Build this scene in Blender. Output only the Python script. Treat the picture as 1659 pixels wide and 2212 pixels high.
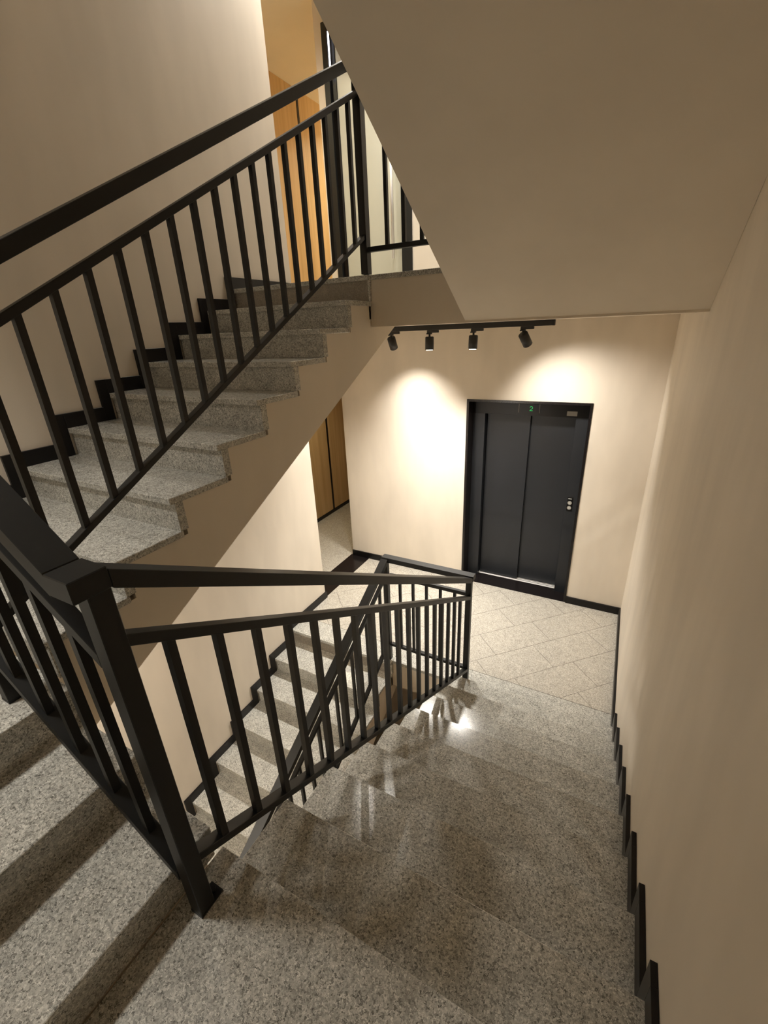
import bpy, bmesh, math, random
from mathutils import Vector, Matrix

random.seed(7)
for o in list(bpy.data.objects):
    bpy.data.objects.remove(o, do_unlink=True)
SC = bpy.context.scene
COL = SC.collection

# ------------------------------------------------------------------ camera
F_PX = 942.57
YAW, PITCH, ROLL = math.radians(-28.892), math.radians(-22.804), math.radians(-2.509)
CAM = Vector((-0.3159, -4.6615, 2.988))
fwd = Vector((math.sin(YAW) * math.cos(PITCH), math.cos(YAW) * math.cos(PITCH), math.sin(PITCH)))
rgt = Vector((math.cos(YAW), -math.sin(YAW), 0.0))
upv = rgt.cross(fwd)
r2 = rgt * math.cos(ROLL) + upv * math.sin(ROLL)
u2 = upv * math.cos(ROLL) - rgt * math.sin(ROLL)
cd = bpy.data.cameras.new('camera')
cd.sensor_fit = 'HORIZONTAL'
cd.sensor_width = 36.0
cd.lens = 36.0 * F_PX / 1659.0
cd.clip_start = 0.02
cam = bpy.data.objects.new('camera', cd)
COL.objects.link(cam)
m = Matrix((r2, u2, -fwd)).transposed().to_4x4()
m.translation = CAM
cam.matrix_world = m
SC.camera = cam

# ------------------------------------------------------------------ world / exposure
W = bpy.data.worlds.new('world')
SC.world = W
W.use_nodes = True
W.node_tree.nodes['Background'].inputs[0].default_value = (0.9, 0.85, 0.75, 1)
W.node_tree.nodes['Background'].inputs[1].default_value = 0.0
SC.view_settings.view_transform = 'Standard'
SC.view_settings.look = 'None'
SC.view_settings.gamma = 1.0
SC.view_settings.use_curve_mapping = False
SC.view_settings.exposure = 0.2
WARM = (1.0, 0.945, 0.865)
SC.cycles.max_bounces = 16
SC.cycles.diffuse_bounces = 12
SC.cycles.glossy_bounces = 4
SC.cycles.sample_clamp_indirect = 6.0

# ------------------------------------------------------------------ dimensions (metres)
R = 0.158            # riser
T = 0.2939           # tread
FF = 21 * R          # floor to floor
HC = 3.0             # hall ceiling
WX = -3.153          # stair wall on the left
XE = -3.42           # left end of the lift wall
XW = -4.583          # timber wall of the corridor
XA = -1.274          # open side of the right-hand flight
XC = -1.922          # open side of the left-hand flight
Y1 = -1.788          # first nosing of the right-hand flight
YC = -1.833          # top nosing of the left-hand flight
YP, TP = -1.753, 0.3036   # flight going down on the left
YE = -1.0825         # end of the left wall
YB = -5.45           # wall behind the camera
ZA = 9 * R           # landing right
ZC = 12 * R          # landing left
TH = 0.03            # stone thickness
SK_H, SK_O, SK_T = 0.083, 0.0595, 0.018


# ------------------------------------------------------------------ materials
def new_mat(name):
    mt = bpy.data.materials.new(name)
    mt.use_nodes = True
    nt = mt.node_tree
    return mt, nt, nt.nodes['Principled BSDF']


def setp(b, **kw):
    names = {'col': 'Base Color', 'rough': 'Roughness', 'metal': 'Metallic', 'spec': 'Specular IOR Level',
             'coat': 'Coat Weight', 'coatr': 'Coat Roughness', 'trans': 'Transmission Weight', 'ior': 'IOR'}
    for k, v in kw.items():
        if k == 'col':
            v = (v[0], v[1], v[2], 1)
        b.inputs[names[k]].default_value = v


def plain(name, col, rough=0.5, metal=0.0, spec=0.5, noise=0.0, scale=20.0):
    mt, nt, b = new_mat(name)
    setp(b, col=col, rough=rough, metal=metal, spec=spec)
    if noise:
        geo = nt.nodes.new('ShaderNodeNewGeometry')
        n = nt.nodes.new('ShaderNodeTexNoise')
        n.inputs['Scale'].default_value = scale
        n.inputs['Detail'].default_value = 4
        nt.links.new(geo.outputs['Position'], n.inputs['Vector'])
        rp = nt.nodes.new('ShaderNodeValToRGB')
        rp.color_ramp.elements[0].position = 0.3
        rp.color_ramp.elements[1].position = 0.7
        rp.color_ramp.elements[0].color = tuple(c * (1 - noise) for c in col) + (1,)
        rp.color_ramp.elements[1].color = tuple(min(1, c * (1 + noise)) for c in col) + (1,)
        nt.links.new(n.outputs[0], rp.inputs[0])
        nt.links.new(rp.outputs[0], b.inputs['Base Color'])
    return mt


def paint(name, col, streak=0.05):
    """matt wall paint, brushed unevenly: soft clouds and faint vertical strokes"""
    mt, nt, b = new_mat(name)
    setp(b, col=col, rough=0.6, spec=0.3)
    geo = nt.nodes.new('ShaderNodeNewGeometry')
    mp = nt.nodes.new('ShaderNodeMapping')
    mp.inputs['Scale'].default_value = (1.5, 1.5, 0.5)
    mp.inputs['Rotation'].default_value = (0.45, 0.0, 0.0)
    nt.links.new(geo.outputs['Position'], mp.inputs['Vector'])
    n1 = nt.nodes.new('ShaderNodeTexNoise')
    n1.inputs['Scale'].default_value = 1.6
    n1.inputs['Detail'].default_value = 3
    n1.inputs['Roughness'].default_value = 0.6
    nt.links.new(mp.outputs[0], n1.inputs['Vector'])
    rp = nt.nodes.new('ShaderNodeValToRGB')
    rp.color_ramp.elements[0].position = 0.36
    rp.color_ramp.elements[1].position = 0.64
    rp.color_ramp.elements[0].color = tuple(c * (1 - streak) for c in col) + (1,)
    rp.color_ramp.elements[1].color = tuple(min(1, c * (1 + streak)) for c in col) + (1,)
    nt.links.new(n1.outputs[0], rp.inputs[0])
    nt.links.new(rp.outputs[0], b.inputs['Base Color'])
    n2 = nt.nodes.new('ShaderNodeTexNoise')
    n2.inputs['Scale'].default_value = 160
    bp = nt.nodes.new('ShaderNodeBump')
    bp.inputs['Strength'].default_value = 0.06
    bp.inputs['Distance'].default_value = 0.002
    nt.links.new(geo.outputs['Position'], n2.inputs['Vector'])
    nt.links.new(n2.outputs[0], bp.inputs['Height'])
    nt.links.new(bp.outputs[0], b.inputs['Normal'])
    return mt


def granite(name, tones, cell=105.0, rough=0.2, cloud=0.12):
    """speckled stone: crystals of a few tones with soft clouding"""
    mt, nt, b = new_mat(name)
    setp(b, rough=rough, spec=0.4)
    geo = nt.nodes.new('ShaderNodeNewGeometry')
    warp = nt.nodes.new('ShaderNodeTexNoise')
    warp.inputs['Scale'].default_value = cell * 0.9
    warp.inputs['Detail'].default_value = 2
    nt.links.new(geo.outputs['Position'], warp.inputs['Vector'])
    mx = nt.nodes.new('ShaderNodeMixRGB')
    mx.blend_type = 'LINEAR_LIGHT'
    mx.inputs[0].default_value = 0.008
    nt.links.new(geo.outputs['Position'], mx.inputs[1])
    nt.links.new(warp.outputs['Color'], mx.inputs[2])
    vo = nt.nodes.new('ShaderNodeTexVoronoi')
    vo.inputs['Scale'].default_value = cell
    nt.links.new(mx.outputs[0], vo.inputs['Vector'])
    sep = nt.nodes.new('ShaderNodeSeparateColor')
    nt.links.new(vo.outputs['Color'], sep.inputs[0])
    rp = nt.nodes.new('ShaderNodeValToRGB')
    cr = rp.color_ramp
    cr.interpolation = 'LINEAR'
    while len(cr.elements) < len(tones):
        cr.elements.new(0.5)
    for e, (p, c) in zip(cr.elements, tones):
        e.position = p
        e.color = (c[0], c[1], c[2], 1)
    nt.links.new(sep.outputs[0], rp.inputs[0])
    cl = nt.nodes.new('ShaderNodeTexNoise')
    cl.inputs['Scale'].default_value = 14
    cl.inputs['Detail'].default_value = 4
    nt.links.new(geo.outputs['Position'], cl.inputs['Vector'])
    mr = nt.nodes.new('ShaderNodeMapRange')
    mr.inputs[1].default_value = 0.3
    mr.inputs[2].default_value = 0.7
    mr.inputs[3].default_value = 1 - cloud
    mr.inputs[4].default_value = 1 + cloud
    nt.links.new(cl.outputs[0], mr.inputs[0])
    mul = nt.nodes.new('ShaderNodeMixRGB')
    mul.blend_type = 'MULTIPLY'
    mul.inputs[0].default_value = 1
    nt.links.new(rp.outputs[0], mul.inputs[1])
    nt.links.new(mr.outputs[0], mul.inputs[2])
    nt.links.new(mul.outputs[0], b.inputs['Base Color'])
    return mt


def timber(name, c0, c1):
    mt, nt, b = new_mat(name)
    setp(b, rough=0.45, spec=0.4)
    geo = nt.nodes.new('ShaderNodeNewGeometry')
    mp = nt.nodes.new('ShaderNodeMapping')
    mp.inputs['Scale'].default_value = (9, 9, 0.35)
    nt.links.new(geo.outputs['Position'], mp.inputs['Vector'])
    n = nt.nodes.new('ShaderNodeTexNoise')
    n.inputs['Scale'].default_value = 1.6
    n.inputs['Detail'].default_value = 7
    n.inputs['Distortion'].default_value = 0.6
    nt.links.new(mp.outputs[0], n.inputs['Vector'])
    rp = nt.nodes.new('ShaderNodeValToRGB')
    rp.color_ramp.elements[0].position = 0.3
    rp.color_ramp.elements[1].position = 0.7
    rp.color_ramp.elements[0].color = c0 + (1,)
    rp.color_ramp.elements[1].color = c1 + (1,)
    nt.links.new(n.outputs[0], rp.inputs[0])
    nt.links.new(rp.outputs[0], b.inputs['Base Color'])
    return mt


def emit(name, col, strength):
    mt, nt, b = new_mat(name)
    setp(b, col=(0.02, 0.02, 0.02))
    b.inputs['Emission Color'].default_value = (col[0], col[1], col[2], 1)
    b.inputs['Emission Strength'].default_value = strength
    return mt


M = {}
M['paint'] = paint('beige_paint', (0.72, 0.65, 0.55), 0.06)
M['soffit'] = paint('soffit_paint', (0.70, 0.63, 0.525), 0.03)
M['granite'] = granite('grey_granite', [(0.0, (0.125, 0.122, 0.108)), (0.22, (0.315, 0.31, 0.28)), (0.55, (0.44, 0.435, 0.395)),
                                        (0.82, (0.55, 0.54, 0.495)), (1.0, (0.72, 0.71, 0.65))], 230, 0.17)
M['granite_tile'] = granite('pale_granite', [(0.0, (0.22, 0.20, 0.17)), (0.25, (0.37, 0.345, 0.295)), (0.6, (0.47, 0.44, 0.38)),
                                             (1.0, (0.63, 0.60, 0.53))], 230, 0.13, 0.06)
M['joint'] = plain('tile_joint', (0.13, 0.115, 0.095), 0.8)
M['black_stone'] = plain('black_granite', (0.010, 0.008, 0.008), 0.22, spec=0.35, noise=0.3, scale=120)
M['skirting'] = plain('black_skirting', (0.007, 0.006, 0.006), 0.35, spec=0.3)
M['iron'] = plain('black_painted_steel', (0.0105, 0.011, 0.0105), 0.45, spec=0.38, noise=0.12, scale=60)
M['lift_door'] = plain('charcoal_lift_steel', (0.017, 0.019, 0.023), 0.40, metal=0.15, spec=0.5, noise=0.05, scale=8)
M['lift_black'] = plain('black_lift_panel', (0.006, 0.005, 0.005), 0.3, spec=0.25)
M['steel'] = plain('brushed_steel', (0.74, 0.72, 0.69), 0.45, metal=0.3)
M['button'] = plain('steel_button', (0.55, 0.53, 0.48), 0.35, metal=0.6)
M['plate'] = plain('grey_plate', (0.30, 0.285, 0.25), 0.5)
M['white'] = plain('white_print', (0.75, 0.75, 0.72), 0.5)
M['wood'] = timber('oak_veneer', (0.49, 0.33, 0.155), (0.62, 0.44, 0.23))
M['lamp_black'] = plain('black_lamp_body', (0.016, 0.015, 0.014), 0.45)
M['lens'] = emit('lit_lamp_lens', (1.0, 0.88, 0.72), 18.0)
M['diffuser'] = emit('lit_lamp_diffuser', (1.0, 0.92, 0.80), 4.0)
M['digit'] = emit('green_digit', (0.02, 0.60, 0.12), 0.9)
M['strip'] = emit('white_emissive_line', (0.93, 0.92, 1.0), 3.0)
M['ceil'] = paint('ceiling_paint', (0.74, 0.69, 0.60), 0.02)
M['ceil_corr'] = paint('corridor_ceiling_paint', (0.76, 0.70, 0.56), 0.02)


def frosted():
    mt, nt, b = new_mat('satin_glass')
    setp(b, col=(0.52, 0.52, 0.44), rough=0.28, spec=0.5)
    return mt


M['satin'] = frosted()


# ------------------------------------------------------------------ mesh helpers
def me_box(name, a, b, mat, bevel=0.0):
    x0, x1 = sorted((a[0], b[0]))
    y0, y1 = sorted((a[1], b[1]))
    z0, z1 = sorted((a[2], b[2]))
    bm = bmesh.new()
    v = [bm.verts.new(p) for p in ((x0, y0, z0), (x1, y0, z0), (x1, y1, z0), (x0, y1, z0),
                                   (x0, y0, z1), (x1, y0, z1), (x1, y1, z1), (x0, y1, z1))]
    for f in ((3, 2, 1, 0), (4, 5, 6, 7), (0, 1, 5, 4), (1, 2, 6, 5), (2, 3, 7, 6), (3, 0, 4, 7)):
        bm.faces.new([v[i] for i in f])
    if bevel:
        bmesh.ops.bevel(bm, geom=list(bm.edges), offset=bevel, segments=1, affect='EDGES', profile=0.5)
    return finish(name, bm, mat)


def finish(name, bm, mat, smooth=False):
    bmesh.ops.recalc_face_normals(bm, faces=list(bm.faces))
    me = bpy.data.meshes.new(name)
    bm.to_mesh(me)
    bm.free()
    me.materials.append(M[mat])
    if smooth:
        for p in me.polygons:
            p.use_smooth = True
    return me


def me_prism(name, poly, axis, c0, c1, mat, bevel=0.0):
    """polygon given in the two other axes (in xyz order), extruded along axis from c0 to c1"""
    bm = bmesh.new()

    def mk(p, c):
        q = list(p)
        q.insert(axis, c)
        return bm.verts.new(q)
    A = [mk(p, c0) for p in poly]
    B = [mk(p, c1) for p in poly]
    n = len(poly)
    bm.faces.new(A)
    bm.faces.new(B[::-1])
    for i in range(n):
        bm.faces.new((A[i], B[i], B[(i + 1) % n], A[(i + 1) % n]))
    if bevel:
        bmesh.ops.bevel(bm, geom=list(bm.edges), offset=bevel, segments=1, affect='EDGES', profile=0.5)
    return finish(name, bm, mat)


def me_cyl(name, p0, p1, r, mat, seg=20, r1=None, bevel=0.0):
    p0, p1 = Vector(p0), Vector(p1)
    d = (p1 - p0)
    L = d.length
    bm = bmesh.new()
    bmesh.ops.create_cone(bm, cap_ends=True, segments=seg, radius1=r, radius2=r if r1 is None else r1, depth=L)
    if bevel:
        rim = [e for e in bm.edges if abs(e.verts[0].co.z - e.verts[1].co.z) < 1e-6]
        bmesh.ops.bevel(bm, geom=rim, offset=bevel, segments=2, affect='EDGES')
    rot = Vector((0, 0, 1)).rotation_difference(d.normalized()).to_matrix().to_4x4()
    bmesh.ops.transform(bm, matrix=Matrix.Translation((p0 + p1) / 2) @ rot, verts=list(bm.verts))
    me = finish(name, bm, mat)
    for p in me.polygons:
        p.use_smooth = len(p.vertices) == 4
    return me


def link(name, me, parent=None, loc=(0, 0, 0)):
    o = bpy.data.objects.new(name, me)
    COL.objects.link(o)
    o.location = loc
    if parent is not None:
        o.parent = parent
    return o


def shift(me, off):
    me.transform(Matrix.Translation(-Vector(off)))
    return me


def tag(o, label=None, cat=None, group=None, kind=None):
    if label:
        o['label'] = label
    if cat:
        o['category'] = cat
    if group:
        o['group'] = group
    if kind:
        o['kind'] = kind
    return o


class Thing:
    """an Empty at the thing's base; parts are given in world coordinates"""

    def __init__(self, name, label, cat, base, group=None, kind=None):
        self.base = Vector(base)
        self.o = link(name, None, None, self.base)
        self.o.empty_display_size = 0.1
        tag(self.o, label, cat, group, kind)

    def part(self, name, me, under=None):
        return link(name, shift(me, self.base), under or self.o)

    def copy(self, name, me, at, under=None):
        """a piece that shares mesh data (mesh built around 0,0,0), placed at a world point"""
        return link(name, me, under or self.o, Vector(at) - self.base)


def structure(name, me, label, cat='wall'):
    return tag(link(name, me), label, cat, kind='structure')


# ------------------------------------------------------------------ walls
ZLO, ZHI = -3.6, 8.2
structure('wall_right', me_box('wall_right', (0, YB, ZLO), (0.2, 0.6, ZHI), 'paint'),
          'smooth beige painted wall on the right, along the descending flight')
structure('wall_left', me_box('wall_left', (WX, YB, ZLO), (XE, YE, ZHI), 'paint'),
          'beige painted wall on the left behind the two stair flights')
structure('wall_front', me_box('wall_front', (XE, YB - 0.2, ZLO), (0.2, YB, ZHI), 'paint'),
          'beige wall closing the stairwell behind the landing')

# the lift wall has two openings: the lift portal and, one floor up, a door
LX0, LX1, LZ = -1.803, -0.557, 2.25
DX0, DX1, DZ0, DZ1 = -3.335, -2.425, FF, FF + 2.32


def wall_with_holes(name, x0, x1, z0, z1, holes, ya, yb, mat):
    bm = bmesh.new()
    xs = sorted({x0, x1} | {h[0] for h in holes} | {h[1] for h in holes})
    zs = sorted({z0, z1} | {h[2] for h in holes} | {h[3] for h in holes})

    def solid(i, j):
        if i < 0 or j < 0 or i >= len(xs) - 1 or j >= len(zs) - 1:
            return False
        cx, cz = (xs[i] + xs[i + 1]) / 2, (zs[j] + zs[j + 1]) / 2
        return not any(h[0] < cx < h[1] and h[2] < cz < h[3] for h in holes)
    vs = {}

    def V(i, j, y):
        k = (i, j, y)
        if k not in vs:
            vs[k] = bm.verts.new((xs[i], y, zs[j]))
        return vs[k]
    for i in range(len(xs) - 1):
        for j in range(len(zs) - 1):
            if not solid(i, j):
                continue
            bm.faces.new((V(i, j, ya), V(i + 1, j, ya), V(i + 1, j + 1, ya), V(i, j + 1, ya)))
            bm.faces.new((V(i, j, yb), V(i, j + 1, yb), V(i + 1, j + 1, yb), V(i + 1, j, yb)))
            for di, dj, e in ((-1, 0, ((i, j), (i, j + 1))), (1, 0, ((i + 1, j), (i + 1, j + 1))),
                              (0, -1, ((i, j), (i + 1, j))), (0, 1, ((i, j + 1), (i + 1, j + 1)))):
                if not solid(i + di, j + dj):
                    (a, b), (c, d) = e
                    bm.faces.new((V(a, b, ya), V(c, d, ya), V(c, d, yb), V(a, b, yb)))
    return finish(name, bm, mat)


structure('wall_back', wall_with_holes('wall_back', XE, 0, ZLO, ZHI, [(LX0, LX1, 0.0, LZ), (DX0, DX1, DZ0, DZ1)], 0.0, 0.45, 'paint'),
          'beige painted end wall with the lift opening')
structure('wall_shaft', me_box('wall_shaft', (XE, 0.45, ZLO), (XE + 0.2, 3.2, ZHI), 'paint'),
          'beige corridor wall running back beside the lift')
structure('wall_corridor', me_box('wall_corridor', (XW - 0.25, -3.2, ZLO), (XW - 0.022, 3.2, ZHI), 'joint'),
          'dark backing of the oak panelled corridor wall')
structure('wall_corridor_end', me_box('wall_corridor_end', (XW - 0.25, 3.2, ZLO), (XE + 0.2, 3.4, ZHI), 'paint'),
          'beige end wall of the corridor beyond the lift')
structure('wall_corridor_near', me_box('wall_corridor_near', (XW - 0.25, -3.4, ZLO), (XE, -3.2, ZHI), 'paint'),
          'beige end wall of the corridor behind the stairs')

# oak panelling: tall boards with a black joint, on both floors
wc = bpy.data.objects['wall_corridor']
joints = [-2.35, -1.15, 0.05, 1.235, 2.43]
for zf in (0.0, FF):
    edges = [-3.2] + joints + [3.2]
    for a, b in zip(edges[:-1], edges[1:]):
        link('wood_panel', me_box('wood_panel', (XW - 0.022, a + 0.022, zf + 0.06), (XW, b - 0.022, zf + 2.525), 'wood', 0.002), wc)
    for jy in joints:
        link('joint_strip', me_box('joint_strip', (XW - 0.022, jy - 0.021, zf), (XW + 0.004, jy + 0.021, zf + 2.525), 'black_stone'), wc)
    tag(link('baseboard_corridor' + ('' if zf == 0 else '_upper'),
             me_box('baseboard_corridor', (XW - 0.022, -3.2, zf), (XW + 0.006, 3.2, zf + 0.06), 'skirting')),
        'thin black skirting under the oak panels' + (' beside the lift floor' if zf == 0 else ' one floor up'), 'baseboard', kind='structure')

# ------------------------------------------------------------------ floors and ceilings
YH = -1.70           # hall floor edge at the well
YH2 = -1.79          # the same edge one floor up
YBORD = -1.50        # where the diagonal tiles stop


def clip(poly, axis, val, keep_less):
    out = []
    n = len(poly)
    for i in range(n):
        p, q = poly[i], poly[(i + 1) % n]
        ip = (p[axis] <= val) if keep_less else (p[axis] >= val)
        iq = (q[axis] <= val) if keep_less else (q[axis] >= val)
        if ip:
            out.append(p)
        if ip != iq:
            t = (val - p[axis]) / (q[axis] - p[axis])
            out.append((p[0] + t * (q[0] - p[0]), p[1] + t * (q[1] - p[1])))
    return out


def area(poly):
    return abs(sum(poly[i][0] * poly[(i + 1) % len(poly)][1] - poly[(i + 1) % len(poly)][0] * poly[i][1] for i in range(len(poly)))) / 2


def lay_tiles(parent, x0, x1, y0, y1, ztop, mat):
    s = math.sqrt(0.5)
    TL, TW, G = 0.627, 0.327, 0.0019
    for row in range(-16, 17):
        v0 = -0.115 + row * TW
        off = (-1.174 if row % 2 else -1.590)
        for c in range(-12, 13):
            u0 = off + c * TL
            poly = []
            for u, v in ((u0 + G, v0 + G), (u0 + TL - G, v0 + G), (u0 + TL - G, v0 + TW - G), (u0 + G, v0 + TW - G)):
                poly.append(((u - v) * s, (u + v) * s))
            for ax, val, less in ((0, x0, False), (0, x1, True), (1, y0, False), (1, y1, True)):
                if poly:
                    poly = clip(poly, ax, val, less)
            if len(poly) < 3 or area(poly) < 0.002:
                continue
            link('tile', me_prism('tile', poly, 2, ztop - 0.012, ztop, mat), parent)


fl = structure('floor', me_box('floor', (WX, YH, -0.316), (0, 0, -0.010), 'soffit'),
               'pale granite lift lobby floor laid with diagonal tiles', 'floor')
# the floor reaches further out under the two flights
link('slab_tongue', me_box('slab_tongue', (WX, YP + 0.02, -0.316), (XC - 0.013, YH, -0.010), 'soffit'), fl)
link('slab_tongue', me_box('slab_tongue', (XA + 0.013, Y1 + 0.05, -0.316), (0, YH, -0.010), 'soffit'), fl)
# joints show between the tiles
link('joint_bed', me_box('joint_bed', (WX, YBORD, -0.010), (0, 0, -0.0015), 'joint'), fl)
lay_tiles(fl, WX, 0, YBORD, 0, 0.0, 'granite_tile')
# border slabs along the well and above the flights
for a, b, y in ((WX, XC, YP), (XC, XA, YH - 0.015), (XA, 0.0, Y1 + 0.025)):
    link('border_slab', me_box('border_slab', (a + 0.001, y, -0.03), (b - 0.001, YBORD - 0.002, 0.0), 'granite', 0.002), fl)

fc = structure('floor_corridor', me_box('floor_corridor', (XW - 0.02, -3.2, -0.316), (XE - 0.001, 3.2, -0.012), 'joint'),
               'pale granite corridor floor in front of the oak panels', 'floor')
link('corridor_slab', me_box('corridor_slab', (XW, -3.2, -0.012), (XE - 0.03, 3.2, 0.0), 'granite_tile'), fc)
structure('trim_1', me_box('trim_1', (XE - 0.03, YE + 0.001, -0.30), (WX - 0.001, -0.001, 0.0015), 'black_stone'),
          'polished black granite threshold strip in the corridor opening', 'threshold')

# upper floor
fu = structure('floor_upper', me_box('floor_upper', (WX, YH2, HC), (0, 0, FF - TH), 'soffit'),
               'edge of the upper lobby floor slab above the lift', 'floor')
link('slab_tongue', me_box('slab_tongue', (WX, YC + 0.02, HC + 0.05), (XC - 0.013, YH2, FF - TH), 'soffit'), fu)
link('edge_slab', me_box('edge_slab', (XC + 0.001, YH2 - 0.012, FF - TH), (XA - 0.001, YH2 + 0.3, FF), 'granite', 0.002), fu)
link('edge_slab', me_box('edge_slab', (WX, YC, FF - TH), (XC, YC + 0.33, FF), 'granite', 0.002), fu)
link('edge_slab', me_box('edge_slab', (XA, Y1 + 0.02, FF - TH), (0, Y1 + 0.3, FF), 'granite', 0.002), fu)
lay_tiles(fu, WX, 0, YBORD + 0.02, 0, FF, 'granite_tile')
link('joint_bed', me_box('joint_bed', (WX, YBORD + 0.02, FF - TH), (0, 0, FF - 0.0115), 'joint'), fu)
fcu = structure('floor_corridor_upper', me_box('floor_corridor_upper', (XW - 0.02, -3.2, HC), (XE - 0.001, 3.2, FF), 'granite_tile'),
                'pale floor of the corridor one storey up', 'floor')
structure('trim_2', me_box('trim_2', (XE, YE + 0.001, HC), (WX - 0.001, -0.001, FF + 0.001), 'black_stone'),
          'black granite threshold strip of the upper corridor opening', 'threshold')
structure('ceiling_corridor', me_box('ceiling_corridor', (XW - 0.02, -3.2, FF + 2.525), (XE, 3.2, FF + 2.7), 'ceil_corr'),
          'lowered cream corridor ceiling above the oak panels', 'ceiling')
structure('ceiling_corridor_low', me_box('ceiling_corridor_low', (XW - 0.02, -3.2, 2.525), (XE, 3.2, 2.7), 'ceil_corr'),
          'lowered cream ceiling of the corridor beside the lift', 'ceiling')
structure('wall_header_upper', me_box('wall_header_upper', (XE, YE, FF + 2.525), (WX, 0, ZHI), 'paint'),
          'beige header over the upper corridor opening')
structure('wall_header', me_box('wall_header', (XE, YE, 2.525), (WX, 0, HC + 0.3), 'paint'),
          'beige header over the corridor opening')
structure('ceiling', me_box('ceiling', (WX, YH2, FF + HC), (0, 0, FF + HC + 0.3), 'ceil'),
          'pale ceiling of the upper lift lobby', 'ceiling')
structure('ceiling_top', me_box('ceiling_top', (XW - 0.2, YB - 0.2, ZHI), (0.2, 3.4, ZHI + 0.1), 'ceil'),
          'ceiling at the very top of the stairwell', 'ceiling')
structure('floor_lower', me_box('floor_lower', (XW - 0.2, YB - 0.2, ZLO), (0.2, 3.4, -FF), 'granite_tile'),
          'granite floor of the storey below', 'floor')


# ------------------------------------------------------------------ stairs
def soffit_flight_body(th, poly, x0, x1, name='stair_body'):
    th.part(name, me_prism(name, poly, 0, x0, x1, 'soffit'))


def sawtooth_up(ys, zs, riser_in):
    """ys/zs: nosings from bottom to top; returns profile points (y,z) of the raw structure just under the stone"""
    pts = []
    for k, (y, z) in enumerate(zip(ys, zs)):
        pts.append((y + riser_in, z - R - TH))
        pts.append((y + riser_in, z - TH))
    return pts


def flight(label, ys, zs, sgn, x0, x1, wall_x, wall_sgn, tread, soffit_pts, base, skirt=True, last_is_floor=True, z_bottom=None):
    """a straight flight. sgn=+1 climbs towards +y, -1 towards -y. The last nosing belongs to the floor above."""
    if wall_sgn < 0:
        x0 += 0.001
    else:
        x1 -= 0.001
    wall_x -= wall_sgn * 0.001
    th = Thing('stair_flight', label, 'stairs', base)
    ov, rt = 0.02, 0.04
    open_x = x1 if wall_sgn < 0 else x0
    inn = 0.013
    bx0, bx1 = (x0, x1 - inn) if wall_sgn < 0 else (x0 + inn, x1)
    prof = sawtooth_up(ys, zs, sgn * (ov + rt))
    poly = prof + soffit_pts
    soffit_flight_body(th, poly, bx0, bx1)
    n = len(ys) - (1 if last_is_floor else 0)
    xm = (x0 + x1) / 2
    tm = me_box('tread', (x0 - xm, 0, -TH), (x1 - xm, sgn * (tread + ov + 0.012), 0), 'granite', 0.0025)
    rm = me_box('riser', (x0 - xm, sgn * ov, -R + 0.0005), (x1 - xm - wall_sgn * 0 , sgn * (ov + rt), -TH), 'granite')
    for k in range(n):
        th.copy('tread', tm, (xm, ys[k], zs[k]))
    for k in range(len(ys)):
        th.copy('riser', rm, (xm, ys[k], zs[k]))
    if skirt:
        wx = wall_x
        sx = -wall_sgn
        a0 = -sgn * SK_O
        vm = me_box('skirting_upright', (0, a0, -R + 0.0006), (sx * SK_T, -sgn * 0.0006, SK_H), 'skirting', 0.001)
        hm = me_box('skirting_board', (0, -sgn * 0.0006, 0.0003), (sx * SK_T, sgn * tread + a0, SK_H), 'skirting', 0.001)
        for k in range(len(ys)):
            th.copy('skirting_upright', vm, (wx, ys[k], zs[k]))
            if k < n:
                th.copy('skirting_board', hm, (wx, ys[k], zs[k]))
    return th


def line(p, s):
    return lambda y: p[1] + s * (y - p[0])


# right-hand flight, down from the landing to the lift lobby
ysA = [Y1 - k * T for k in range(9)]
zsA = [(k + 1) * R for k in range(9)]
sA = line((-1.749, -0.312), -0.575)
fA = flight('grey granite flight descending along the right wall to the lift lobby', ysA, zsA, -1, XA, 0.0, 0.0, 1, T,
            [(ysA[-1] - 0.06, sA(ysA[-1] - 0.06)), (-1.70, -0.316), (-1.70, -0.18)], (-0.64, Y1, 0.0))
# its twin one floor up: only the underside shows
sA2 = line((-1.749, 3.006), -0.575)
fA2 = flight('sloping beige underside of the flight overhead on the right', ysA, [z + FF for z in zsA], -1, XA, 0.0, 0.0, 1, T,
             [(ysA[-1] - 0.06, sA2(ysA[-1] - 0.06)), (YH2 + 0.02, HC), (YH2 + 0.02, FF - 0.1)], (-0.64, Y1, FF))
# left-hand flight up to the upper floor
ysC = [YC - (8 - k) * T for k in range(9)]
zsC = [FF - (8 - k) * R for k in range(9)]
sC = line((-1.608, 2.906), 0.5158)
fC = flight('grey granite flight climbing along the left wall to the upper floor', ysC, zsC, 1, WX, XC, WX, -1, T,
            [(YH2 + 0.017, HC), (-1.426, HC), (ysC[0] + 0.06, sC(ysC[0] + 0.06))], (-2.53, ysC[0], ZC))
# and the one below it
ysP = [YP - (8 - k) * TP for k in range(9)]
zsP = [-(8 - k) * R for k in range(9)]
sP = line((-1.608, 2.906 - FF), 0.51)
fP = flight('shadowed granite flight going down on the left below the lobby railing', ysP, zsP, 1, WX, XC, WX, -1, TP,
            [(YP + 0.06, -0.317), (-1.45, -0.317), (ysP[0] + 0.06, sP(ysP[0] + 0.06))], (-2.53, ysP[0], -9 * R))

# landings
YW = -4.17           # well edge of the short flight


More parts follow.
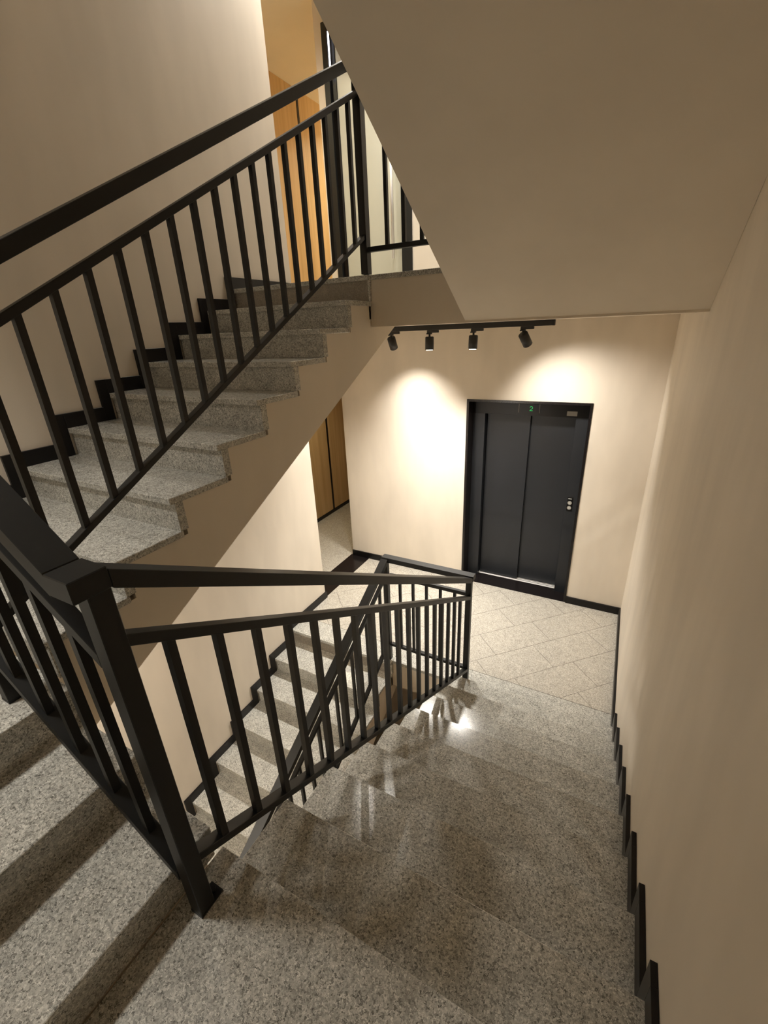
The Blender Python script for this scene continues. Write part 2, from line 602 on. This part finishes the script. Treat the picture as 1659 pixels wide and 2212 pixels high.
def landing(label, x0, x1, y0, y1, z, under, cut=0.012):
    th = Thing('stair_landing', label, 'landing', ((x0 + x1) / 2, (y0 + y1) / 2, z - under))
    th.part('landing_body', me_box('landing_body', (x0 + 0.012, y0 + 0.001, z - under), (x1 - cut, y1 - 0.066, z - TH), 'soffit'))
    th.part('landing_slab', me_box('landing_slab', (x0 + 0.001, y0 + 0.001, z - TH + 0.001), (x1 - 0.001, y1, z), 'granite', 0.0025))
    return th


landing('granite landing at the foot of the steel newel post', XA, 0.0, YB, ysA[-1], ZA, 0.32)
landing('granite landing above the three short steps on the left', WX, -1.842, YB, ysC[0] + 0.012, ZC, 0.30, 0.064)
landing('granite landing at the bottom of the lower left flight', WX, -1.84, YB, ysP[0] + 0.012, -9 * R, 0.30)
structure('ceiling_landing', me_box('ceiling_landing', (XA, YB, FF + ZA - 0.36), (0, ysA[-1] - 0.06, FF + ZA), 'soffit'),
          'beige underside of the landing overhead', 'ceiling')
structure('ceiling_stairs', me_prism('ceiling_stairs', [(YB, FF + 1.58), (-4.12, FF + 1.58), (-1.50, FF + 2.96), (-1.79, FF + FF), (-4.12, FF + 1.9), (YB, FF + 1.9)],
                                     0, WX, XC, 'soffit'),
          'beige underside of the next flight above the left wall', 'ceiling')

# the short flight of three risers between the landings (climbs towards -x)
XB = [XA + 0.018 - k * 0.292 for k in range(3)]
th = Thing('stair_flight', 'three short granite steps rising to the left beside the newel post', 'stairs', (XA, -4.8, ZA))
th.part('stair_body', me_prism('stair_body', [(XB[0] - 0.06, ZA - 0.3), (XB[0] - 0.06, ZA + R - TH), (XB[1] - 0.06, ZA + R - TH), (XB[1] - 0.06, ZA + 2 * R - TH),
                                              (XB[2] - 0.06, ZA + 2 * R - TH), (XB[2] - 0.06, ZC - 0.3), (XB[1], ZA - 0.2)], 1, YB, YW - 0.012, 'soffit'))
tm = me_box('tread', (0, YB - YW, -TH), (-0.32, 0, 0), 'granite', 0.0025)
rm = me_box('riser', (-0.02, YB - YW, -R + 0.0005), (-0.06, 0, -TH), 'granite')
for k in range(3):
    if k < 2:
        th.copy('tread', tm, (XB[k], YW, ZA + (k + 1) * R))
    th.copy('riser', rm, (XB[k], YW, ZA + (k + 1) * R))


# ------------------------------------------------------------------ skirtings of the lobby
def base(name, a, b, label):
    tag(link(name, me_box(name, a, b, 'skirting', 0.001)), label, 'baseboard', kind='structure')


base('baseboard_right', (-SK_T, Y1 - 0.0, 0), (0, 0, SK_H), 'black skirting along the right wall of the lift lobby')
base('baseboard_back', (LX1, -SK_T, 0), (-SK_T, 0, SK_H), 'short black skirting between the lift and the right corner')
base('baseboard_back_left', (XE, -SK_T, 0), (LX0, 0, SK_H), 'black skirting on the end wall left of the lift')
base('baseboard_left', (WX, YP - SK_O, 0), (WX + SK_T, YE + 0.0, SK_H), 'black skirting on the end of the left wall')
base('baseboard_left_end', (XE + 0.02, YE, 0), (WX + SK_T, YE + SK_T, SK_H), 'black skirting around the left wall end')
base('baseboard_landing', (-SK_T, YB, ZA), (0, ysA[-1] - 0.02, ZA + SK_H), 'black skirting beside the landing on the right wall')
base('baseboard_upper', (WX, YC - SK_O, FF), (WX + SK_T, YE, FF + SK_H), 'black skirting at the top of the left flight')
base('baseboard_front', (XA, YB, ZA), (0, YB + SK_T, ZA + SK_H), 'black skirting on the wall behind the landing')


# ------------------------------------------------------------------ railings
def bar_y(name, y0, z0, y1, z1, h, x0, x1, mat='iron', bevel=0.0015):
    """rail in a plane x = const; z is the top edge, plumb-cut ends"""
    return me_prism(name, [(y0, z0), (y1, z1), (y1, z1 - h), (y0, z0 - h)], 0, x0, x1, mat, bevel)


def bar_x(name, x0, z0, x1, z1, h, y0, y1, mat='iron', bevel=0.0015):
    return me_prism(name, [(x0, z0), (x1, z1), (x1, z1 - h), (x0, z0 - h)], 1, y0, y1, mat, bevel)


BW = 0.022           # baluster width


def post(th, x, y, z0, z1, w=0.05, d=0.05, plate=(0.03, 0.03)):
    p = th.part('post', me_box('post', (x - w / 2, y - d / 2, z0), (x + w / 2, y + d / 2, z1), 'iron', 0.002))
    if plate:
        pl = th.part('base_plate', me_box('base_plate', (x - w / 2, y - d / 2 - 0.001, z0), (x + w / 2 + 0.001, y + d / 2 + plate[1], z0 + 0.008), 'iron'), p)
        th.part('bolt', me_cyl('bolt', (x, y + d / 2 + plate[1] * 0.5, z0 + 0.008), (x, y + d / 2 + plate[1] * 0.5, z0 + 0.018), 0.009, 'iron', 6), p)
    return p


def bal(th, x, y, z0, z1, cache={}):
    L = round(z1 - z0, 3)
    if L not in cache:
        cache[L] = me_box('baluster', (-BW / 2, -BW / 2, 0), (BW / 2, BW / 2, L), 'iron')
    th.copy('baluster', cache[L], (x, y, z0))


# right-hand flight
xA = -1.197
hA = line((-4.279, 2.583), -0.5696)
mA = line((-4.288, 2.425), -0.574)
bA = line((-4.265, 1.655), -0.574)
NY, P2Y = -4.285, -1.685
rA = Thing('stair_railing', 'black steel railing along the right flight from tall newel down to the lobby post', 'railing', (xA, NY, ZA))
rA.part('handrail', bar_y('handrail', -4.262, hA(-4.262), -1.706, hA(-1.706), 0.045, xA - 0.034, xA + 0.033))
rA.part('newel_cap', me_box('newel_cap', (xA - 0.052, -4.338, 2.532), (xA + 0.033, -4.262, 2.580), 'iron', 0.002))
rA.part('mid_rail', bar_y('mid_rail', NY + 0.02, mA(NY + 0.02), P2Y, mA(P2Y), 0.032, xA - 0.015, xA + 0.022))
rA.part('bottom_rail', bar_y('bottom_rail', NY + 0.02, bA(NY + 0.02), P2Y, bA(P2Y), 0.030, xA - 0.02, xA + 0.022))
post(rA, xA, NY, ZA + 0.001, 2.54, 0.046, 0.048)
post(rA, xA, P2Y, 0.001, 1.081, 0.046, 0.046, None)
for k in range(18):
    y = -4.172 + k * 0.1318
    bal(rA, xA + 0.008, y, bA(y) - 0.012, mA(y) - 0.012)

# lobby railing between the flights
HY, HZ = -1.67, 1.128
X3 = -1.965
rH = Thing('stair_railing', 'short level black railing at the lobby edge between the two flights', 'railing', (-1.58, HY, 0.16))
rH.part('handrail', me_box('handrail', (X3 - 0.033, HY - 0.034, HZ - 0.045), (xA + 0.036, HY + 0.034, HZ), 'iron', 0.0015))
rH.part('mid_rail', me_box('mid_rail', (X3 + 0.0245, HY - 0.015, HZ - 0.205), (xA - 0.0245, HY + 0.015, HZ - 0.172), 'iron', 0.0015))
rH.part('bottom_rail', me_box('bottom_rail', (X3 + 0.0245, HY - 0.018, 0.155), (xA - 0.0245, HY + 0.018, 0.183), 'iron', 0.0015))
for k in range(5):
    bal(rH, -1.836 + k * 0.1285, HY, 0.18, HZ - 0.19)

# flight going down on the left
hP = line((-1.69, HZ), 0.572)
mP = line((-1.69, HZ - 0.165), 0.572)
bP = line((-1.69, 0.215), 0.560)
rP = Thing('stair_railing', 'black railing of the lower left flight seen through the near balusters', 'railing', (X3, -4.28, -9 * R))
rP.part('handrail', bar_y('handrail', -4.32, hP(-4.32), -1.706, hP(-1.706), 0.048, X3 - 0.033, X3 + 0.033))
rP.part('mid_rail', bar_y('mid_rail', -4.30, mP(-4.30), -1.68, mP(-1.68), 0.030, X3 - 0.015, X3 + 0.015))
rP.part('bottom_rail', bar_y('bottom_rail', -4.30, bP(-4.30), -1.68, bP(-1.68), 0.028, X3 - 0.018, X3 + 0.018))
post(rP, X3, -1.685, 0.001, 1.081, 0.046, 0.046, None)
post(rP, X3, -4.285, -9 * R + 0.001, hP(-4.285) - 0.03, 0.046, 0.046, None)
for k in range(19):
    y = -1.82 - k * 0.127
    bal(rP, X3, y, bP(y) - 0.012, mP(y) - 0.012)

# left-hand flight
xC = -1.93
hCn = line((-3.904, 3.263), 0.556)
mCn = line((-3.976, 3.067), 0.5597)
bCn = line((-3.94, 2.380), 0.557)
rC = Thing('stair_railing', 'black railing of the left flight climbing to the upper floor', 'railing', (xC, -4.28, ZC))
YT = -1.832
rC.part('handrail', bar_y('handrail', -4.264, hCn(-4.264), YT + 0.03, hCn(YT + 0.03), 0.052, xC - 0.034, xC + 0.03))
rC.part('mid_rail', bar_y('mid_rail', -4.257, mCn(-4.257), YT, mCn(YT), 0.030, xC - 0.015, xC + 0.018))
rC.part('bottom_rail', bar_y('bottom_rail', -4.257, bCn(-4.257), YT, bCn(YT), 0.026, xC - 0.018, xC + 0.018))
post(rC, xC, YT, FF + 0.001, hCn(YT) - 0.03, 0.05, 0.056, None)
post(rC, xC - 0.045, -4.282, ZC + 0.001, 3.034, 0.048, 0.048)
for k in range(-2, 17):
    y = -3.926 + k * 0.1228
    bal(rC, xC + 0.004, y, bCn(y) - 0.012, mCn(y) - 0.012)

# upper lobby railing
rU = Thing('stair_railing', 'level black railing at the edge of the upper floor behind the overhead flight', 'railing', (-1.6, -1.83, FF + 0.13))
UZ = hCn(YT) - 0.0
rU.part('handrail', me_box('handrail', (xC + 0.036, YT - 0.033, UZ - 0.045), (-1.29, YT + 0.033, UZ), 'iron', 0.0015))
rU.part('mid_rail', me_box('mid_rail', (xC + 0.027, YT - 0.015, UZ - 0.205), (-1.30, YT + 0.015, UZ - 0.172), 'iron', 0.0015))
rU.part('bottom_rail', me_box('bottom_rail', (xC + 0.027, YT - 0.018, FF + 0.125), (-1.30, YT + 0.018, FF + 0.153), 'iron', 0.0015))
post(rU, -1.315, YT + 0.062, FF + 0.001, UZ - 0.03, 0.046, 0.046, None)
for x in (-1.768, -1.650, -1.532, -1.41):
    bal(rU, x, YT, FF + 0.14, UZ - 0.19)

# short flight
YR = -4.30
hB = lambda x: 2.580 + 0.735 * (-1.25 - x)
mB = lambda x: 2.372 + 0.72 * (-1.22 - x)
bB = lambda x: 1.612 + 0.778 * (-1.229 - x)
rB = Thing('stair_railing', 'steep black railing over the three short steps left of the newel', 'railing', (-1.6, YR, ZA + R))
rB.part('handrail', bar_x('handrail', -1.2505, hB(-1.2505), -2.00, hB(-2.00), 0.055, YR - 0.036, YR + 0.034))
rB.part('mid_rail', bar_x('mid_rail', -1.2215, mB(-1.2215), -1.949, mB(-1.949), 0.038, YR - 0.008, YR + 0.026))
rB.part('bottom_rail', bar_x('bottom_rail', -1.2215, bB(-1.2215), -1.949, bB(-1.949), 0.034, YR - 0.012, YR + 0.032))
for k in range(5):
    x = -1.335 - k * 0.121
    bal(rB, x, YR + 0.010, bB(x) - 0.012, mB(x) - 0.012)

# ------------------------------------------------------------------ lift
lf = Thing('elevator', 'charcoal lift with two sliding panels in a black portal, floor display above', 'elevator', (-1.18, 0.1, 0.0))
bf = 0.025
PD = 0.21            # depth of the portal
lf.part('portal_frame', me_box('portal_frame', (LX0, -0.008, 0), (LX0 + bf, PD, LZ), 'black_stone', 0.001))
lf.part('portal_frame', me_box('portal_frame', (LX1 - bf, -0.008, 0), (LX1, PD, LZ), 'black_stone', 0.001))
lf.part('portal_head', me_box('portal_head', (LX0 + bf, -0.008, LZ - bf), (LX1 - bf, PD, LZ), 'black_stone', 0.001))
lf.part('threshold', me_box('threshold', (LX0 + bf, -0.006, -0.01), (LX1 - bf, 0.235, 0.004), 'black_stone'))
lf.part('sill', me_box('sill', (-1.665, 0.235, -0.01), (-0.722, 0.36, 0.006), 'steel', 0.001))
for k in range(3):
    lf.part('sill_groove', me_box('sill_groove', (-1.664, 0.262 + k * 0.03, 0.005), (-0.723, 0.268 + k * 0.03, 0.0068), 'lift_black'))
lf.part('side_panel', me_box('side_panel', (LX0 + bf, PD - 0.03, 0), (-1.647, PD + 0.13, 2.07), 'lift_door', 0.001))
lf.part('side_panel', me_box('side_panel', (-0.708, PD - 0.03, 0), (LX1 - bf, PD + 0.13, 2.07), 'lift_door', 0.001))
lf.part('header', me_box('header', (LX0 + bf, PD - 0.03, 2.07), (LX1 - bf, PD + 0.13, LZ - bf), 'lift_black', 0.001))
d1 = lf.part('door_panel', me_box('door_panel', (-1.640, 0.265, 0.012), (-1.168, 0.295, 2.075), 'lift_door', 0.002))
d2 = lf.part('door_panel', me_box('door_panel', (-1.182, 0.305, 0.012), (-0.700, 0.335, 2.075), 'lift_door', 0.002))
lf.part('car_back', me_box('car_back', (-1.72, 0.37, -0.01), (-0.63, 0.40, 2.2), 'lift_black'))
yf = PD - 0.03
ds = lf.part('display', me_box('display', (-1.286, yf - 0.006, 2.10), (-1.07, yf + 0.004, 2.193), 'lift_black', 0.001))
for x in (-1.284, -1.072):
    lf.part('display_edge', me_box('display_edge', (x - 0.0022, yf - 0.0075, 2.10), (x + 0.0022, yf - 0.004, 2.193), 'plate'), ds)
# the figure 2, built of strokes
gx, gz, gw, gh, st = -1.170, 2.124, 0.026, 0.042, 0.0045
bm = bmesh.new()


def stroke(a, b):
    a, b = Vector(a), Vector(b)
    d = (b - a).normalized()
    n = Vector((-d.y, d.x)) * st / 2
    e = d * st / 2
    q = [a - e + n, b + e + n, b + e - n, a - e - n]
    lo = [bm.verts.new((gx + p.x, yf - 0.0075, gz + p.y)) for p in q]
    hi = [bm.verts.new((gx + p.x, yf - 0.0055, gz + p.y)) for p in q]
    bm.faces.new(lo)
    bm.faces.new(hi[::-1])
    for i in range(4):
        bm.faces.new((lo[i], hi[i], hi[(i + 1) % 4], lo[(i + 1) % 4]))


pts = [(0.0, gh * 0.80), (gw * 0.22, gh), (gw * 0.78, gh), (gw, gh * 0.80), (gw, gh * 0.60), (gw * 0.55, gh * 0.36), (0.0, 0.0), (gw, 0.0)]
for a, b in zip(pts[:-1], pts[1:]):
    stroke(a, b)
lf.part('floor_number', finish('floor_number', bm, 'digit'), ds)
lf.part('notice_plate', me_box('notice_plate', (-0.801, yf - 0.004, 2.087), (-0.702, yf + 0.002, 2.134), 'plate', 0.001))
cp = lf.part('call_panel', me_box('call_panel', (-0.690, yf - 0.008, 1.055), (-0.636, yf + 0.004, 1.216), 'lift_black', 0.001))
lf.part('logo_strip', me_box('logo_strip', (-0.683, yf - 0.0095, 1.194), (-0.646, yf - 0.007, 1.199), 'white'), cp)
for z, up in ((1.150, 1), (1.092, -1)):
    b = lf.part('call_button', me_cyl('call_button', (-0.663, yf - 0.008, z), (-0.663, yf - 0.013, z), 0.021, 'button', 24), cp)
    lf.part('arrow', me_prism('arrow', [(-0.672, z - 0.006 * up), (-0.654, z - 0.006 * up), (-0.663, z + 0.010 * up)], 1, yf - 0.0142, yf - 0.0125, 'white'), cp)

# ------------------------------------------------------------------ door on the upper floor
dr = tag(link('door_1', None, None, ((DX0 + DX1) / 2, 0.0, FF)), 'satin glass door with black frame on the upper floor', 'door', kind='structure')


def dpart(name, me, under=None):
    return link(name, shift(me, dr.location), under or dr)


dpart('door_frame', me_box('door_frame', (DX0, -0.012, FF), (DX0 + 0.062, 0.10, DZ1), 'iron', 0.002))
dpart('door_frame', me_box('door_frame', (DX1 - 0.115, -0.012, FF), (DX1, 0.10, DZ1), 'iron', 0.002))
dpart('door_head', me_box('door_head', (DX0 + 0.062, -0.012, DZ1 - 0.07), (DX1 - 0.115, 0.10, DZ1), 'iron', 0.002))
leaf = dpart('door_leaf', me_box('door_leaf', (DX0 + 0.115, 0.03, FF + 0.01), (DX1 - 0.115, 0.045, DZ1 - 0.07), 'satin'))
dpart('hinge_stile', me_box('hinge_stile', (DX0 + 0.062, 0.02, FF + 0.01), (DX0 + 0.118, 0.06, DZ1 - 0.07), 'lift_black', 0.002), leaf)
hd = dpart('pull_handle', me_cyl('pull_handle', (-2.617, -0.055, FF + 0.33), (-2.617, -0.055, FF + 1.50), 0.014, 'steel', 16), leaf)
for z in (FF + 0.45, FF + 1.38):
    dpart('handle_bracket', me_cyl('handle_bracket', (-2.617, 0.03, z), (-2.617, -0.055, z), 0.008, 'steel', 10), hd)
dpart('emissive_line', me_box('emissive_line', (-3.262, -0.018, FF + 1.90), (-3.246, -0.013, FF + 2.24), 'strip'))  # thin emissive white line set just in front of the hinge stile
dpart('room_behind', me_box('room_behind', (DX0, 0.40, FF), (DX1, 0.44, DZ1), 'paint'))


# ------------------------------------------------------------------ lamps
def spot_light(name, parent, local, direction, watts, size=110, blend=1.0, col=WARM, radius=0.03):
    ld = bpy.data.lights.new(name, 'SPOT' if size < 180 else 'POINT')
    ld.energy = watts
    ld.color = col
    if size < 180:
        ld.spot_size = math.radians(size)
        ld.spot_blend = blend
    ld.shadow_soft_size = radius
    o = bpy.data.objects.new(name, ld)
    COL.objects.link(o)
    o.parent = parent
    o.location = local
    o.rotation_euler = Vector((0, 0, -1)).rotation_difference(Vector(direction).normalized()).to_euler()
    return o


TY = -0.70


def track(zf, label):
    t = Thing('lighting_track', label, 'light track', (-1.95, TY, zf + HC - 0.044))
    t.part('track_rail', me_box('track_rail', (-2.89, TY - 0.018, zf + HC - 0.044), (-0.892, TY + 0.018, zf + HC), 'lamp_black', 0.002))
    t.part('end_cap', me_box('end_cap', (-0.897, TY - 0.0195, zf + HC - 0.045), (-0.880, TY + 0.0195, zf + HC), 'lamp_black', 0.002))
    return t


def spotlight(x, zf, direction, label, group, watts, size=150, flip=1):
    d = Vector(direction).normalized()
    z0 = zf + HC - 0.0445
    s = Thing('spotlight', label, 'spotlight', (x, TY, z0), group)
    s.part('adapter', me_box('adapter', (x - 0.02, TY - 0.017, z0 - 0.022), (x + 0.085 * flip, TY + 0.017, z0 - 0.0), 'lamp_black', 0.003))
    s.part('adapter_foot', me_box('adapter_foot', (x - 0.024, TY - 0.02, z0 - 0.034), (x + 0.018, TY + 0.02, z0 - 0.022), 'lamp_black', 0.002))
    s.part('stem', me_cyl('stem', (x, TY, z0 - 0.034), (x, TY, z0 - 0.062), 0.009, 'lamp_black', 12))
    pv = Vector((x, TY, z0 - 0.056))
    c = pv + d * 0.054
    a, b = c - d * 0.057, c + d * 0.057
    h = s.part('housing', me_cyl('housing', a, b, 0.039, 'lamp_black', 32, None, 0.004))
    s.part('lens', me_cyl('lens', b + d * 0.0002, b + d * 0.0015, 0.030, 'lens', 24), h)
    spot_light('spot_beam', s.o, (b + d * 0.006) - s.base, d, watts, size)
    return s


track(0.0, 'black ceiling light track in front of the lift')
GA = 'spotlights on the track above the lift lobby'
spotlight(-2.74, 0, (-0.32, -0.42, -1), 'black spotlight on the track hidden behind the left flight', GA, 150, 126)
spotlight(-2.342, 0, (-0.02, 0.62, -1), 'tilted black spotlight at the left end of the visible track', GA, 105, 82)
spotlight(-1.951, 0, (0.0, -0.03, -1), 'straight black spotlight with dark underside, second along the track', GA, 235, 116)
spotlight(-1.542, 0, (0.0, -0.08, -1), 'straight black spotlight with glowing lower rim, third along the track', GA, 235, 116)
spotlight(-1.124, 0, (0.34, 0.50, -0.80), 'black spotlight tilted towards the lift, nearest the right end of the track', GA, 82, 112)
track(FF, 'black ceiling light track of the upper lobby')
GB = 'spotlights on the track of the upper lobby'
for x, d, w, c, lb in ((-2.74, (-0.1, -0.25, -1), 135, 140, 'nearest the corridor'), (-2.342, (0.0, 0.35, -1), 130, 84, 'second from the corridor'),
                       (-1.951, (0.0, 0.35, -1), 130, 84, 'in the middle'), (-1.542, (0.0, 0.35, -1), 130, 84, 'second from the right wall'),
                       (-1.124, (0.1, 0.35, -1), 130, 84, 'nearest the right wall')):
    spotlight(x, FF, d, 'black spotlight on the upper lobby track, ' + lb, GB, w, c)


def downlight(x, y, z, label, watts, col, size=150, rad=0.048):
    s = Thing('downlight', label, 'ceiling light', (x, y, z))
    s.part('ring', me_cyl('ring', (x, y, z - 0.012), (x, y, z), rad + 0.012, 'white', 36))
    s.part('lens', me_cyl('lens', (x, y, z - 0.0135), (x, y, z - 0.012), rad, 'lens' if rad < 0.1 else 'diffuser', 36))
    spot_light('downlight_beam', s.o, (0, 0, -0.02 if size < 180 else -0.07), (0, 0, -1), watts, size, 1.0, col, rad - 0.003)


downlight(-2.35, -4.75, FF + 1.58, 'round ceiling light above the left landing', 330, WARM, 88, 0.24)
downlight(-2.35, -4.75, ZC - 0.30, 'round recessed light under the left landing', 60, WARM, 180)
AMB = (1.0, 0.88, 0.60)
downlight(-4.0, 0.45, 2.525, 'round recessed light in the corridor ceiling beside the lift', 40, AMB)
downlight(-4.0, -1.2, 2.525, 'round recessed light in the corridor ceiling behind the stairs', 25, AMB)
downlight(-3.9, 2.5, FF + 2.525, 'round recessed light in the upper corridor ceiling', 290, AMB)
downlight(-3.9, -1.3, FF + 2.525, 'round recessed light further back in the upper corridor', 200, AMB)
